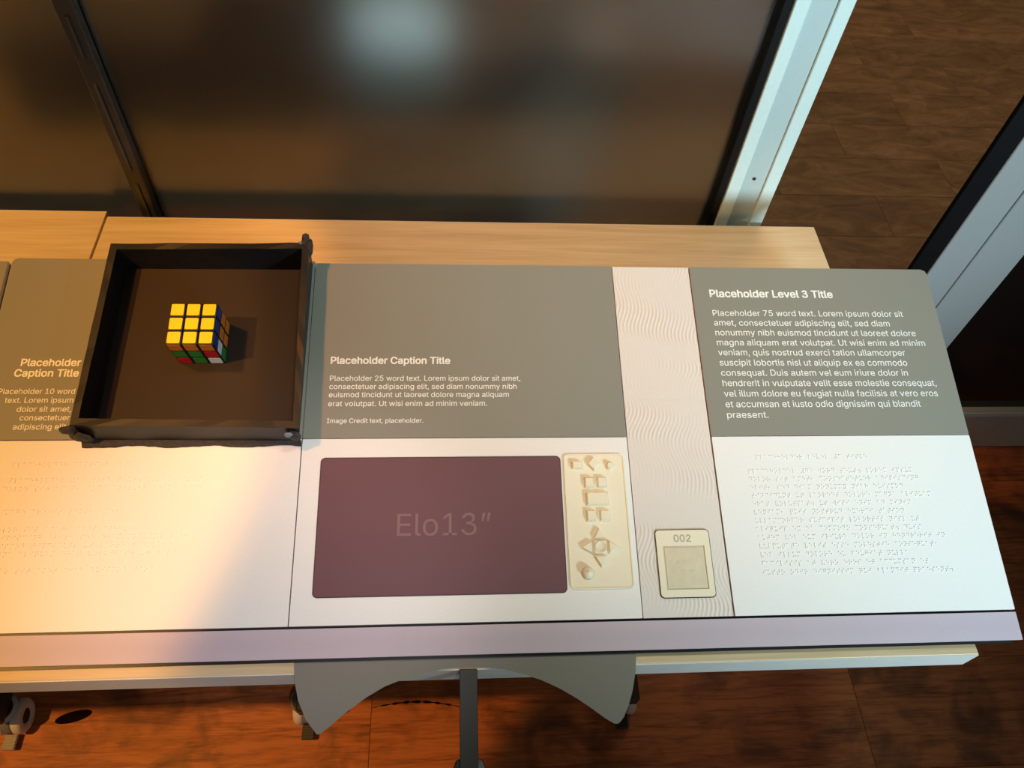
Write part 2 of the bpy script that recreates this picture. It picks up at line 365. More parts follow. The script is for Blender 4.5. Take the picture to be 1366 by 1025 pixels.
def table(x0, x1, y0, y1, label, hood):
    t = empty('folding_table', Matrix.Translation(((x0 + x1) / 2, (y0 + y1) / 2, 0)), label, 'table', 'oak topped tables on casters')
    bpy.context.view_layer.update()
    inv = t.matrix_world.inverted()
    cx, cy = (x0 + x1) / 2, (y0 + y1) / 2
    tp = obj('tabletop', box(NB(), x0 - cx + .001, x1 - cx - .001, y0 - cy + .0015, y1 - cy - .0015, TZ - TT, TZ, .0006), M_oak, t)
    obj('edge_band', box(NB(), x0 - cx + .0012, x1 - cx - .0012, y0 - cy, y0 - cy + .0014, TZ - TT, TZ - .0008), M_band, tp)
    obj('edge_band', box(NB(), x0 - cx + .0012, x1 - cx - .0012, y1 - cy - .0014, y1 - cy, TZ - TT, TZ - .0008), M_band, tp)
    for s in (-1, 1):
        lx = s * .3165
        obj('leg', box(NB(), lx - .02, lx + .02, -.03, .03, .13, TZ - TT, .003), M_dark, t)
        obj('foot', box(NB(), lx - .015, lx + .015, -.12 - cy - .03, .29, .094, .125, .004), M_dark, t)
        for sy in (-1, 1):
            caster(t, lx, -.12 - cy if sy < 0 else .27, M_pedal if hood is M_hood else M_pedal_black, hood)
    obj('stretcher', box(NB(), -.30, .30, -.015, .015, TZ - TT - .09, TZ - TT - .05, .002), M_dark, t)
    return t
table(-.3788, .8205, -.2655, .4762, 'oak topped table on casters whose free end reaches the gap in the partition', M_housing)
table(-1.5802, -.3805, -.2655, .4885, 'left-hand oak topped table with pale twin-wheel caster, its back edge set further back', M_hood)

# ------------------------------------------------------------------ sloped display: carcass and boards
ds = empty('support_carcass', Matrix.Translation((.12, 0, TZ)), 'dark sloped backing under the printed boards, standing on the two tables', 'support')
bpy.context.view_layer.update()
dk = obj('deck', box(NB(), -.62, .862, -.2632, .2485, -.0084, -.0062), M_black, ds)  # front edge juts out: its black stands in for shade under the strip
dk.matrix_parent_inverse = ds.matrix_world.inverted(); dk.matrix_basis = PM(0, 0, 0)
def under(x0, x1, y0, y1, name):
    bm = NB()
    def zt(y): return Z0 + y * math.tan(TILT) - .0112 / math.cos(TILT)
    hexa(bm, [(x0, y0, TZ), (x1, y0, TZ), (x1, y1, TZ), (x0, y1, TZ)], [(x0, y0, zt(y0)), (x1, y0, zt(y0)), (x1, y1, zt(y1)), (x0, y1, zt(y1))])
    o = obj(name, bm, M_black, ds); o.matrix_parent_inverse = ds.matrix_world.inverted(); return o
under(-.62, .80, .228, .236, 'back_panel')
for x in (-.60, -.2, .2, .6, .79): under(x, x + .008, -.225, .227, 'rib')

VT, VS = .2528, -.2605
BT = .006
def board(name, u0, u1, v0, v1, mat, label, cat='board', group=None, rs=None, top=0.0):
    """printed foam board: body in edge colour, printed face as a part"""
    cu, cv = (u0 + u1) / 2, (v0 + v1) / 2
    g = .0007
    bm = NB(); prism(bm, rrect(u0 - cu + g, u1 - cu - g, v0 - cv + g, v1 - cv - g, .0006, 2, rs), -BT, top - .0003)
    o = obj(name, bm, M_edge); o.matrix_world = PM(cu, cv, 0); tag(o, label, cat, group)
    bm = NB(); prism(bm, rrect(u0 - cu + g, u1 - cu - g, v0 - cv + g, v1 - cv - g, .0006, 2, rs), top - .0003, top)
    obj('printed_face', bm, mat, o)
    return o, cu, cv
r0 = .0006
cap_l, clu, clv = board('caption_board', -.3970, 0, 0, VT + .003, M_grey, 'grey caption board with right-aligned text half covered by the black tray', 'board', None, (r0, .008, r0, r0))
cap_n, _, _ = board('caption_board', -.615, -.4005, 0, .2505, M_grey, 'narrow sliver of blank grey board at the picture edge, beyond the half-covered caption board', 'board')
cap_c, ccu, ccv = board('caption_board', 0, .4101, 0, VT, M_grey, 'grey caption board with Caption Title and image credit above the plum screen', 'board')
wav, wcu, wcv = board('wavy_strip', .4101, .5205, -.2252, VT, M_wave, 'tall narrow off-white board embossed with wavy lines, holding the 002 plaque', 'board', None, None, -.0016)
cap_r, cru, crv = board('title_board', .5205, .8719, 0, VT, M_grey, 'grey Level 3 Title board with eleven lines of text', 'board', None, (.008, r0, r0, r0))
whl, wlu, wlv = board('braille_board', -.3970, 0, -.2252, 0, M_white, 'white braille board in front of the black tray, lit warm orange', 'board')
whn, _, _ = board('braille_board', -.615, -.3985, -.2252, 0, M_white, 'plain white board next to the braille board in warm orange light', 'board')
whc, wccu, wccv = board('control_board', 0, .4101, -.2252, 0, M_white, 'white board around the plum screen and cream keypad', 'board')
whr, wru, wrv = board('braille_board', .5205, .8719, -.2252, 0, M_white, 'white braille board at the right end under Level 3 Title', 'board')
stp, scu, scv = board('front_strip', -.615, .8719, VS, -.2268, M_lilac, 'long lilac grey strip along the front edge of the display', 'strip')

# wavy relief as real geometry
def wavy():
    u0, u1, v0, v1 = .4111, .5195, -.2242, VT - .001
    nx, ny = 170, 190
    vs = []; fs = []
    for j in range(ny + 1):
        v = v0 + (v1 - v0) * j / ny
        for i in range(nx + 1):
            u = u0 + (u1 - u0) * i / nx
            fu = (u - u0) / (u1 - u0)
            lam = .078
            ph = u / .0050 + .95 * math.sin(2 * PI * v / lam + 1.6 + 1.5 * fu) * (1.1 + .3 * math.sin(v * 21)) + .5 * math.sin(v * 33 + 2)
            amp = .55 + .45 * math.sin(v * 38 + fu * 3 + .4)
            if -.115 < v < -.075: amp *= .25
            if -.02 < v < .0: amp *= .5
            s = (.5 + .5 * math.sin(ph * 2 * PI)) ** 2
            h = .0008 * max(.05, amp) * s
            if abs(v - .0135) < .0012 or abs(v - .054) < .0008: h -= .0004
            vs.append((u - wcu, v - wcv, h - .0015))
    for j in range(ny):
        for i in range(nx):
            a = j * (nx + 1) + i; fs.append((a, a + 1, a + nx + 2, a + nx + 1))
    me = bpy.data.meshes.new('wave_relief'); me.from_pydata(vs, [], fs)
    for p in me.polygons: p.use_smooth = True
    return link_mesh('wave_relief', me, M_wave, wav)
wavy()

# ------------------------------------------------------------------ lettering
dg = None
# outlines of a plain grotesque alphabet: character, advance; closed loops of points
GL = (
    ',188;38,-119 68,71 137,71 84,-119|.188;95,-4 83,-3 73,1 63,9 55,18 51,29 50,41 51,53 55,64 63,73 73,81 83,85 95,87 107,85 118,81 128,73 135,64 140,53 141,41 140,29 135,18 128,9 118'
    ',1 107,-3|0453;227,-7 191,-3 158,7 130,24 105,48 85,77 69,113 57,155 50,202 48,254 50,306 57,353 69,395 85,431 106,461 130,484 159,502 191,512 227,516 262,512 295,502 323,484 348,4'
    '61 368,431 384,395 396,353 403,306 405,254 403,202 396,155 384,113 368,77 348,48 323,24 295,7 263,-3;227,50 250,52 271,60 290,74 306,92 320,116 330,144 338,176 342,213 344,254 342,'
    '295 338,332 330,365 320,393 306,416 290,435 271,449 250,457 227,460 203,457 182,449 163,435 147,416 134,393 123,365 115,332 111,295 109,254 111,213 115,176 123,144 134,116 147,92 1'
    '63,74 182,60 203,52|1453;76,0 76,55 391,55 391,0;276,509 276,0 212,0 212,448 209,448 86,358 86,427 198,509|2453;64,0 64,47 234,229 252,248 268,266 282,282 294,298 303,312 311,327 3'
    '16,341 319,356 320,371 319,389 315,405 308,419 298,431 287,441 273,449 258,455 241,458 224,460 205,458 188,454 172,447 159,438 148,427 139,413 132,398 128,381 127,362 66,362 68,391'
    ' 75,418 86,442 102,464 121,482 143,496 168,507 196,513 225,516 254,513 281,507 306,497 328,482 346,465 361,445 372,423 379,398 381,372 380,354 377,336 371,318 363,299 351,280 336,2'
    '59 317,235 294,209 267,180 153,60 153,57 389,57 389,0|3453;218,-7 188,-5 159,1 133,10 108,22 88,38 70,57 57,79 48,104 44,132 109,132 112,115 118,100 126,87 137,76 150,66 165,59 182'
    ',54 200,51 219,50 239,51 258,55 275,61 291,69 304,80 315,93 323,108 328,125 329,145 328,163 323,180 316,196 306,211 292,223 275,234 254,241 229,246 201,248 157,248 157,302 200,302 '
    '240,306 272,322 290,350 293,382 280,420 250,448 212,457 170,448 140,428 122,395 58,395 72,440 105,482 155,508 215,516 280,506 330,474 355,427 358,378 343,332 312,300 268,283 268,27'
    '9 308,270 333,262 354,244 371,222 383,198 391,173 393,145 390,116 383,90 370,66 354,45 333,27 309,12 281,2 251,-5|5453;221,-7 192,-5 165,1 140,11 118,25 99,41 83,60 71,82 63,105 60'
    ',130 122,130 125,115 130,102 138,89 148,78 160,68 173,60 188,54 204,51 221,50 241,51 259,56 276,64 291,75 304,89 314,104 322,122 326,141 328,162 326,183 321,203 314,221 303,237 290'
    ',251 275,262 257,270 238,275 218,277 201,276 184,273 167,268 152,262 139,255 128,246 67,253 96,509 366,509 366,452 151,452 134,301 136,301 148,311 162,318 178,325 194,330 212,333 2'
    '29,334 252,332 274,328 294,321 313,311 330,299 345,285 358,269 370,251 379,231 386,210 390,187 391,163 388,132 381,102 369,76 352,52 332,32 309,15 282,3 253,-4|7453;97,0 323,448 32'
    '3,452 62,452 62,509 391,509 391,449 165,0|C510;267,-7 225,-3 186,7 150,25 119,49 92,79 70,115 53,157 44,203 40,254 44,305 53,352 70,393 92,429 119,459 150,484 186,501 225,512 267,5'
    '16 293,514 317,511 340,504 362,496 383,485 402,471 419,456 435,438 448,418 459,397 467,373 473,348 408,348 404,365 397,380 389,395 380,407 369,418 357,428 344,437 330,444 315,449 3'
    '00,453 284,455 267,456 237,453 209,445 184,432 161,414 141,391 125,364 113,332 106,295 103,254 106,213 113,177 125,145 141,117 161,94 184,76 210,63 237,56 267,53 284,54 300,56 315,'
    '60 330,65 344,72 357,81 369,90 380,102 389,114 397,128 404,144 408,160 473,160 467,135 459,112 448,91 435,71 420,53 402,38 383,24 363,13 341,5 317,-2 293,-6|D502;60,0 60,509 225,50'
    '9 273,505 315,495 353,478 385,455 412,426 433,391 449,351 458,306 462,255 458,205 449,159 433,119 411,83 384,54 351,31 312,14 268,3 219,0;125,57 215,57 254,60 288,68 318,81 343,99 '
    '363,122 379,149 390,181 397,216 399,255 397,294 390,329 379,361 364,388 344,410 320,428 291,441 258,449 221,452 125,452|E419;60,0 60,509 372,509 372,452 125,452 125,286 355,286 355'
    ',229 125,229 125,57 375,57 375,0|I300;31,0 31,57 118,57 118,452 31,452 31,509 269,509 269,452 183,452 183,57 269,57 269,0|L393;60,0 60,509 125,509 125,57 361,57 361,0|P445;60,0 60,'
    '509 235,509 272,506 305,499 332,487 356,471 375,452 390,430 400,404 407,377 409,348 407,318 400,291 390,265 375,243 356,223 332,207 305,195 272,188 235,186 109,186 109,242 233,242 '
    '257,244 279,248 297,256 312,266 324,279 333,294 339,310 343,328 344,348 343,367 339,385 333,402 324,416 312,428 297,439 279,446 257,451 232,452 125,452 125,0|T449;32,452 32,509 417'
    ',509 417,452 257,452 257,0 193,0 193,452|U517;259,-8 220,-6 186,2 154,15 126,33 103,55 85,80 71,108 63,140 60,173 60,509 124,509 124,178 126,155 132,133 141,113 153,95 169,80 187,6'
    '8 208,59 232,53 259,52 285,53 309,59 331,68 349,80 364,95 377,113 385,133 391,155 393,178 393,509 457,509 457,173 454,140 446,108 433,80 414,55 391,33 363,15 332,2 297,-6|a389;160,'
    '-9 137,-7 115,-3 94,5 76,15 60,29 48,45 38,63 32,84 30,108 32,128 36,146 43,161 53,174 64,184 78,193 92,200 108,206 125,211 143,214 161,217 178,220 200,223 218,225 234,227 247,229 '
    '257,231 265,235 271,240 274,246 276,255 276,257 275,272 272,285 267,297 260,307 251,315 240,322 227,327 212,330 196,331 178,330 163,327 149,322 137,316 127,309 118,301 110,292 104,'
    '283 100,274 41,291 51,313 64,331 79,346 95,358 114,368 133,375 153,380 173,383 194,384 208,384 223,382 239,379 255,375 271,369 286,360 300,350 312,336 322,320 330,301 335,278 337,2'
    '51 337,0 277,0 277,52 272,52 267,43 260,34 252,25 242,16 229,8 215,1 199,-4 181,-7;170,45 192,47 211,51 228,59 242,68 254,80 263,93 270,108 274,122 276,138 276,190 272,187 267,184 '
    '259,182 251,180 241,178 231,176 221,174 210,173 200,171 191,170 182,169 175,168 161,166 147,163 134,159 122,153 112,147 103,139 97,130 93,118 92,105 93,93 96,82 102,72 109,64 119,5'
    '7 130,52 142,48 156,46|b424;229,-8 208,-7 189,-3 172,4 159,12 147,21 138,31 130,41 123,50 118,59 112,59 112,0 53,0 53,509 114,509 114,319 118,319 123,327 130,336 137,346 147,355 15'
    '8,364 171,373 188,379 207,383 229,384 259,382 287,374 313,361 335,342 354,320 370,293 381,261 388,227 390,189 388,151 381,116 370,84 355,57 336,34 313,16 288,3 260,-6;220,47 242,49'
    ' 262,55 279,66 294,80 306,97 316,117 323,139 327,163 328,189 327,215 323,239 316,261 307,281 295,298 280,311 262,322 243,328 220,330 198,328 178,322 161,312 147,299 134,282 125,263'
    ' 118,241 114,216 113,189 114,162 118,138 125,115 135,95 147,78 162,65 179,55 198,49|c396;207,-8 174,-5 144,3 117,16 93,35 72,58 56,85 44,116 37,150 34,187 37,225 44,260 56,291 72,3'
    '18 93,341 117,360 144,374 174,382 207,384 226,384 243,381 260,377 276,371 291,364 305,356 318,346 330,335 340,322 349,308 356,293 362,277 303,262 300,272 295,281 290,289 284,297 27'
    '8,304 270,311 261,316 252,321 242,325 231,328 220,329 207,330 184,328 163,321 145,310 130,296 118,278 108,258 102,236 98,212 96,187 98,163 102,139 108,117 118,97 130,80 145,66 163,'
    '55 184,49 207,46 220,47 232,49 243,52 253,55 262,60 271,66 279,73 285,80 292,89 297,98 301,107 304,117 363,102 357,86 350,70 341,56 331,43 319,32 306,21 292,12 277,5 261,-1 244,-5 '
    '226,-7|d424;195,-8 165,-6 137,3 111,16 89,34 70,57 55,84 43,116 36,151 34,189 36,227 43,261 55,293 70,320 89,342 112,361 137,374 165,382 196,384 218,383 237,379 253,373 267,364 278'
    ',355 287,346 295,336 301,327 306,319 311,319 311,509 372,509 372,0 313,0 313,59 307,59 301,50 295,41 287,31 277,21 266,12 252,4 236,-3 217,-7;205,47 226,49 246,55 263,65 278,78 290'
    ',95 299,115 306,138 310,162 312,189 310,216 306,241 300,263 290,282 278,299 263,312 246,322 227,328 205,330 182,328 162,322 145,311 130,298 118,281 108,261 102,239 98,215 96,189 98'
    ',163 102,139 109,117 118,97 130,80 145,66 162,55 182,49|e404;212,-8 177,-5 145,3 117,16 92,35 72,58 56,85 44,116 37,150 34,187 36,224 44,258 55,290 71,317 91,340 115,359 142,373 17'
    '2,382 205,384 226,383 246,380 266,374 285,366 303,355 319,341 334,324 347,305 357,282 365,256 370,227 371,194 371,169 75,169 75,221 338,221 310,202 308,226 304,248 298,269 288,286 '
    '277,301 263,314 246,323 227,328 205,330 183,328 164,323 146,313 131,301 119,286 109,270 102,251 97,231 96,211 96,178 98,151 102,127 110,106 121,88 135,73 151,61 169,53 190,48 212,4'
    '6 227,47 241,49 254,53 265,58 276,65 285,73 294,82 300,93 306,105 365,91 358,72 348,55 335,39 320,26 302,14 283,4 261,-3 237,-7|f254;228,379 228,327 6,327 6,379;81,0 81,432 82,452 '
    '87,470 96,486 107,499 120,510 135,519 152,525 169,529 187,530 201,530 212,529 222,527 231,525 238,523 243,521 227,468 224,470 220,471 215,472 209,473 202,474 195,474 178,472 164,46'
    '8 154,460 147,449 143,435 142,419 142,0|g425;207,-151 180,-149 156,-146 134,-140 114,-132 97,-122 82,-110 70,-97 59,-84 51,-69 101,-41 107,-49 114,-57 122,-66 131,-74 142,-82 154,-'
    '88 169,-93 187,-96 207,-97 236,-95 261,-87 282,-75 298,-58 308,-34 311,-6 311,68 306,68 301,60 294,51 287,41 277,32 266,23 252,16 236,10 217,6 195,5 165,7 138,14 113,27 90,43 71,65'
    ' 55,90 43,120 36,154 34,191 36,229 43,263 55,293 71,320 90,342 112,361 138,374 166,382 196,384 218,383 237,379 253,373 267,365 279,356 288,346 296,336 302,327 308,319 313,319 313,3'
    '79 372,379 372,-9 370,-40 363,-67 350,-90 334,-109 314,-124 291,-136 265,-144 237,-149;205,59 227,61 246,66 264,75 278,87 290,103 300,121 307,142 311,166 312,193 311,219 307,242 30'
    '0,264 291,283 279,299 264,312 247,322 227,328 205,330 182,328 163,322 145,312 130,298 118,282 109,262 102,241 98,218 96,193 98,167 102,144 109,123 118,104 131,88 145,76 163,66 183,'
    '61|h410;114,227 114,0 53,0 53,509 114,509 114,287 102,287 116,319 132,344 152,362 175,374 200,382 227,384 252,383 275,377 295,369 313,356 328,340 341,321 350,298 355,271 357,240 35'
    '7,0 296,0 296,235 293,263 286,286 273,304 256,318 235,326 210,329 192,328 176,324 161,317 147,308 136,297 126,283 119,266 115,248|i167;53,0 53,379 114,379 114,0;84,443 73,444 63,44'
    '8 54,455 47,463 43,472 41,483 43,494 47,504 54,512 63,518 73,522 84,524 95,522 105,518 114,512 121,504 125,494 126,483 125,472 121,463 114,455 105,448 95,444|l189;139,-2 112,0 91,8'
    ' 74,20 62,37 55,59 53,84 53,509 114,509 114,99 114,83 117,71 120,62 126,57 135,53 146,52 152,52 157,52 160,53 164,53 167,54 170,54 181,3 175,1 169,0 162,-1 154,-2 147,-2|m610;53,0 '
    '53,379 112,379 112,295 108,295 114,314 122,331 132,346 144,358 158,368 172,376 187,382 203,385 219,386 245,383 268,375 287,361 303,342 314,320 321,295 312,295 318,312 326,329 337,3'
    '43 350,356 364,366 381,375 398,381 417,385 437,386 458,385 478,380 497,372 514,361 529,346 541,328 550,307 555,283 557,255 557,0 496,0 496,254 493,279 485,298 473,313 456,323 438,3'
    '29 419,330 402,329 387,326 374,320 363,312 353,302 345,290 340,277 336,263 335,247 335,0 274,0 274,260 272,280 265,297 253,311 238,322 220,328 199,330 185,329 171,326 158,320 145,3'
    '12 135,302 126,289 119,274 115,257 114,238 114,0|n410;114,227 114,0 53,0 53,379 112,379 112,287 102,287 116,319 132,344 152,362 175,374 200,382 227,384 252,383 275,377 295,369 313,'
    '356 328,340 341,321 350,298 355,271 357,240 357,0 296,0 296,235 293,263 286,286 273,304 256,318 235,326 210,329 192,328 176,324 161,317 147,308 136,297 126,283 119,266 115,248|o415'
    ';207,-8 174,-5 144,3 117,16 93,35 72,58 56,85 44,116 37,150 34,187 37,225 44,260 56,291 72,318 93,341 117,360 144,374 174,382 207,384 241,382 271,374 299,360 323,341 343,318 359,29'
    '1 371,260 379,225 381,187 379,150 371,116 359,85 343,58 323,35 299,16 271,3 241,-5;207,46 231,49 252,55 270,66 285,80 298,97 307,117 314,139 318,163 319,187 318,212 314,236 307,258'
    ' 298,278 285,296 270,310 252,321 231,328 207,330 184,328 163,321 145,310 130,296 118,278 108,258 102,236 98,212 96,187 98,163 102,139 108,117 118,97 130,80 145,66 163,55 184,49|p42'
    '4;53,-143 53,379 112,379 112,319 118,319 123,327 130,336 137,346 147,355 158,364 171,373 188,379 207,383 229,384 259,382 287,374 313,361 335,342 354,320 370,293 381,261 388,227 390'
    ',189 388,151 381,116 370,84 355,57 336,34 313,16 288,3 260,-6 229,-8 208,-7 189,-3 173,4 159,12 147,21 138,31 130,41 124,50 118,59 114,59 114,-143;220,47 242,49 262,55 279,66 294,8'
    '0 306,97 316,117 323,139 327,163 328,189 327,215 323,239 316,261 307,281 295,298 280,311 262,322 243,328 220,330 198,328 178,322 161,312 147,299 134,282 125,263 118,241 114,216 113'
    ',189 114,162 118,138 125,115 135,95 147,78 162,65 179,55 198,49|q424;372,-143 311,-143 311,59 306,59 301,50 295,41 287,31 277,21 266,12 252,4 236,-3 217,-7 195,-8 165,-6 137,3 111,'
    '16 89,34 70,57 55,84 43,116 36,151 34,189 36,227 43,261 55,293 70,320 89,342 112,361 137,374 165,382 196,384 218,383 237,379 253,373 267,364 278,355 287,346 295,336 301,327 307,319'
    ' 313,319 313,379 372,379;205,47 226,49 246,55 263,65 278,78 290,95 299,115 306,138 310,162 312,189 310,216 306,241 300,263 290,282 278,299 263,312 246,322 227,328 205,330 182,328 1'
    '62,322 145,311 130,298 118,281 108,261 102,239 98,215 96,189 98,163 102,139 109,117 118,97 130,80 145,66 162,55 182,49|r259;53,0 53,379 112,379 112,321 115,321 124,339 137,354 152,'
    '367 171,377 191,383 213,385 218,385 223,385 229,384 235,384 240,384 243,384 243,322 241,323 236,324 230,324 223,325 215,326 207,326 190,324 174,321 159,315 146,306 135,296 126,284 '
    '119,269 115,254 114,237 114,0|s365;182,-8 157,-7 133,-3 112,3 93,12 76,24 62,38 50,54 41,73 36,94 94,107 101,87 111,72 124,60 141,52 160,47 181,45 206,47 227,53 244,62 258,74 265,8'
    '8 268,103 266,115 262,126 254,136 243,144 229,150 212,155 149,170 118,180 92,192 72,208 58,227 50,249 47,274 49,295 55,314 65,332 79,347 95,360 115,370 137,378 161,383 187,384 212,'
    '383 234,379 254,372 271,363 286,352 299,339 309,324 318,308 324,290 268,277 262,291 254,304 243,316 228,325 210,331 187,333 166,331 147,326 131,317 119,305 111,292 109,277 110,264 '
    '115,253 124,243 136,235 152,229 172,223 229,209 261,200 287,187 306,171 320,153 328,131 331,107 329,85 323,65 312,47 298,31 281,18 260,6 236,-2 210,-7|t227;204,379 204,327 6,327 6,'
    '379;65,471 126,471 126,98 127,83 130,70 136,61 144,55 156,51 170,50 175,50 180,50 185,51 191,52 197,53 202,54 213,2 207,0 200,-2 192,-3 184,-3 176,-4 168,-4 138,-1 113,7 92,21 77,4'
    '1 68,64 65,93|u410;182,-5 158,-3 135,2 115,11 97,23 82,39 69,59 60,82 54,109 53,139 53,379 114,379 114,144 116,117 124,94 137,75 154,61 175,53 200,50 218,51 234,55 249,62 263,71 27'
    '4,83 283,97 290,113 295,132 296,153 296,379 357,379 357,0 298,0 298,92 307,92 294,60 277,35 257,17 234,5 209,-3|v389;163,0 17,379 84,379 165,155 173,132 180,110 187,87 193,64 199,4'
    '2 206,21 184,21 191,42 197,64 203,87 209,110 216,132 224,155 305,379 371,379 226,0|w567;138,0 23,379 87,379 133,214 140,190 147,164 154,137 161,107 168,75 175,41 165,41 172,74 179,'
    '105 186,135 192,163 199,189 206,214 252,379 316,379 362,214 368,189 375,163 382,136 388,106 395,75 402,41 391,41 399,75 406,106 413,135 420,163 427,189 434,214 480,379 545,379 429,'
    '0 368,0 319,172 314,189 309,207 305,225 300,243 295,262 291,280 286,299 281,318 277,338 291,338 286,319 281,299 277,280 272,262 267,243 263,225 258,207 253,189 248,172 199,0|x379;2'
    '1,0 154,193 29,379 100,379 190,240 282,379 352,379 226,193 358,0 287,0 190,146 91,0|y389;47,-139 61,-86 71,-87 83,-89 94,-90 104,-89 113,-86 122,-81 130,-74 138,-64 145,-51 151,-36'
    ' 163,-1 17,379 84,379 165,155 173,132 180,109 187,87 193,64 199,42 206,21 184,21 190,42 196,64 202,87 209,110 216,132 224,155 305,379 371,379 204,-58 196,-77 187,-93 177,-107 165,-'
    '119 153,-128 139,-136 125,-141 109,-144 91,-145 82,-145 73,-144 65,-143 57,-142 52,-140|”300;52,318 82,509 151,509 98,318;175,318 205,509 274,509 222,318| 188')
GLYPH = {}
for it in GL.split('|'):
    q_ = it[1:].split(';'); GLYPH[it[0]] = (int(q_[0]), [[tuple(map(int, p.split(','))) for p in l.split(' ')] for l in q_[1:] if l])
def text_mesh(body, bold):
    cu = bpy.data.curves.new('t', 'CURVE'); cu.dimensions = '2D'; cu.fill_mode = 'FRONT'
    x = 0
    for ch in body:
        adv, loops = GLYPH[ch]
        for l in loops:
            sp = cu.splines.new('POLY'); sp.points.add(len(l) - 1); sp.use_cyclic_u = True
            for k, p in enumerate(l): sp.points[k].co = (x + p[0], p[1], 0, 1)
        x += adv
    o = bpy.data.objects.new('t', cu); C.objects.link(o)
    bpy.context.view_layer.update()
    me = bpy.data.meshes.new_from_object(o.evaluated_get(bpy.context.evaluated_depsgraph_get()))
    bpy.data.objects.remove(o); bpy.data.curves.remove(cu); return me
def lines(name, items, bold, parent, cu, cv, mat, h=.00022, sy=None):
    """items: (text, u_left, u_right, v_baseline) in display coordinates, joined into one printed text"""
    V = []; F = []; M_ = []
    for txt, ul, ur, vb in items:
        me = text_mesh(txt, bold); xs = [v.co.x for v in me.vertices]; x0, x1 = min(xs), max(xs)
        M_.append((me, x0, (ur - ul) / (x1 - x0), ul, vb))
    ys = sy or sorted(m[2] for m in M_)[len(M_) // 2]
    for me, x0, s, ul, vb in M_:
        # a heavier weight is the same outline laid down a few times, a hair apart
        for q_, (dx, dy) in enumerate([(0, 0)] if bold < .003 else [(-1, 0), (1, 0), (0, .8), (0, -.8), (.8, .7), (-.8, .7), (.8, -.7), (-.8, -.7), (0, 0)]):
            b0 = len(V); e_ = bold * 1000 * s
            for v in me.vertices: V.append((ul + (v.co.x - x0) * s - cu + dx * e_, vb + v.co.y * ys - cv + dy * e_, h + q_ * .000006))
            for p in me.polygons: F.append([b0 + i for i in p.vertices])
        bpy.data.meshes.remove(me)
    me = bpy.data.meshes.new(name); me.from_pydata(V, [], F)
    return link_mesh(name, me, mat, parent)
lines('title_text', [('Placeholder Caption Title', .0292, .1833, .1020)], .023, cap_c, ccu, ccv, M_ink)
lines('body_text', [('Placeholder 25 word text. Lorem ipsum dolor sit amet,', .0292, .2752, .0780), ('consectetuer adipiscing elit, sed diam nonummy nibh', .0292, .2699, .0665),
    ('euismod tincidunt ut laoreet dolore magna aliquam', .0292, .2595, .0552), ('erat volutpat. Ut wisi enim ad minim veniam.', .0292, .2310, .0430)], .005, cap_c, ccu, ccv, M_ink)
lines('credit_text', [('Image Credit text, placeholder.', .0289, .1494, .0204)], .005, cap_c, ccu, ccv, M_ink)
lines('title_text', [('Placeholder Level 3 Title', .5455, .7227, .2045)], .024, cap_r, cru, crv, M_ink)
RB = ['Placeholder 75 word text. Lorem ipsum dolor sit', 'amet, consectetuer adipiscing elit, sed diam', 'nonummy nibh euismod tincidunt ut laoreet dolore', 'magna aliquam erat volutpat. Ut wisi enim ad minim',
      'veniam, quis nostrud exerci tation ullamcorper', 'suscipit lobortis nisl ut aliquip ex ea commodo', 'consequat. Duis autem vel eum iriure dolor in', 'hendrerit in vulputate velit esse molestie consequat,',
      'vel illum dolore eu feugiat nulla facilisis at vero eros', 'et accumsan et iusto odio dignissim qui blandit', 'praesent.']
RR = [.8200, .7971, .8316, .8417, .8097, .8090, .8065, .8435, .8419, .8142, .6012]
lines('body_text', [(t_, .5456, r_, .1750 - k * .01500) for k, (t_, r_) in enumerate(zip(RB, RR))], .005, cap_r, cru, crv, M_ink)
lines('title_text', [('Placeholder', -.3551, -.2831, .0985), ('Caption Title', -.3604, -.2831, .0840)], .023, cap_l, clu, clv, M_ink)
lines('body_text', [('Placeholder 10 word', -.3745, -.2833, .0605), ('text. Lorem ipsum', -.3646, -.2833, .0487), ('dolor sit amet,', -.3480, -.2836, .0369), ('consectetuer', -.3424, -.2833, .0256), ('adipiscing elit,', -.3479, -.2836, .0138)], .005, cap_l, clu, clv, M_ink)

# ------------------------------------------------------------------ braille
BR = dict(a='1', b='12', c='14', d='145', e='15', f='124', g='1245', h='125', i='24', j='245', k='13', l='123', m='134', n='1345', o='135', p='1234', q='12345', r='1235', s='234', t='2345', u='136', v='1236', w='2456', x='1346', y='13456', z='1356')
BR[','] = '2'; BR['.'] = '256'; BR['3'] = '14'; BR['7'] = '1245'; BR['5'] = '15'; BR['1'] = '1'; BR['0'] = '245'; BR['#'] = '3456'
LOREM = 'Placeholder #75 word text. Lorem ipsum dolor sit amet, consectetuer adipiscing elit, sed diam nonummy nibh euismod tincidunt ut laoreet dolore magna aliquam erat volutpat. Ut wisi enim ad minim veniam, quis nostrud exerci tation ullamcorper suscipit lobortis nisl ut aliquip ex ea commodo consequat. Duis autem vel eum iriure dolor in hendrerit in vulputate velit esse molestie consequat, vel illum dolore eu feugiat nulla facilisis at vero eros et accumsan et iusto odio dignissim qui blandit praesent.'
def wrap(s, n):
    out = []; cur = ''
    for wd in s.split():
        if len(cur) + len(wd) + 1 > n: out.append(cur); cur = wd
        else: cur = (cur + ' ' + wd).strip()
    return out + [cur]
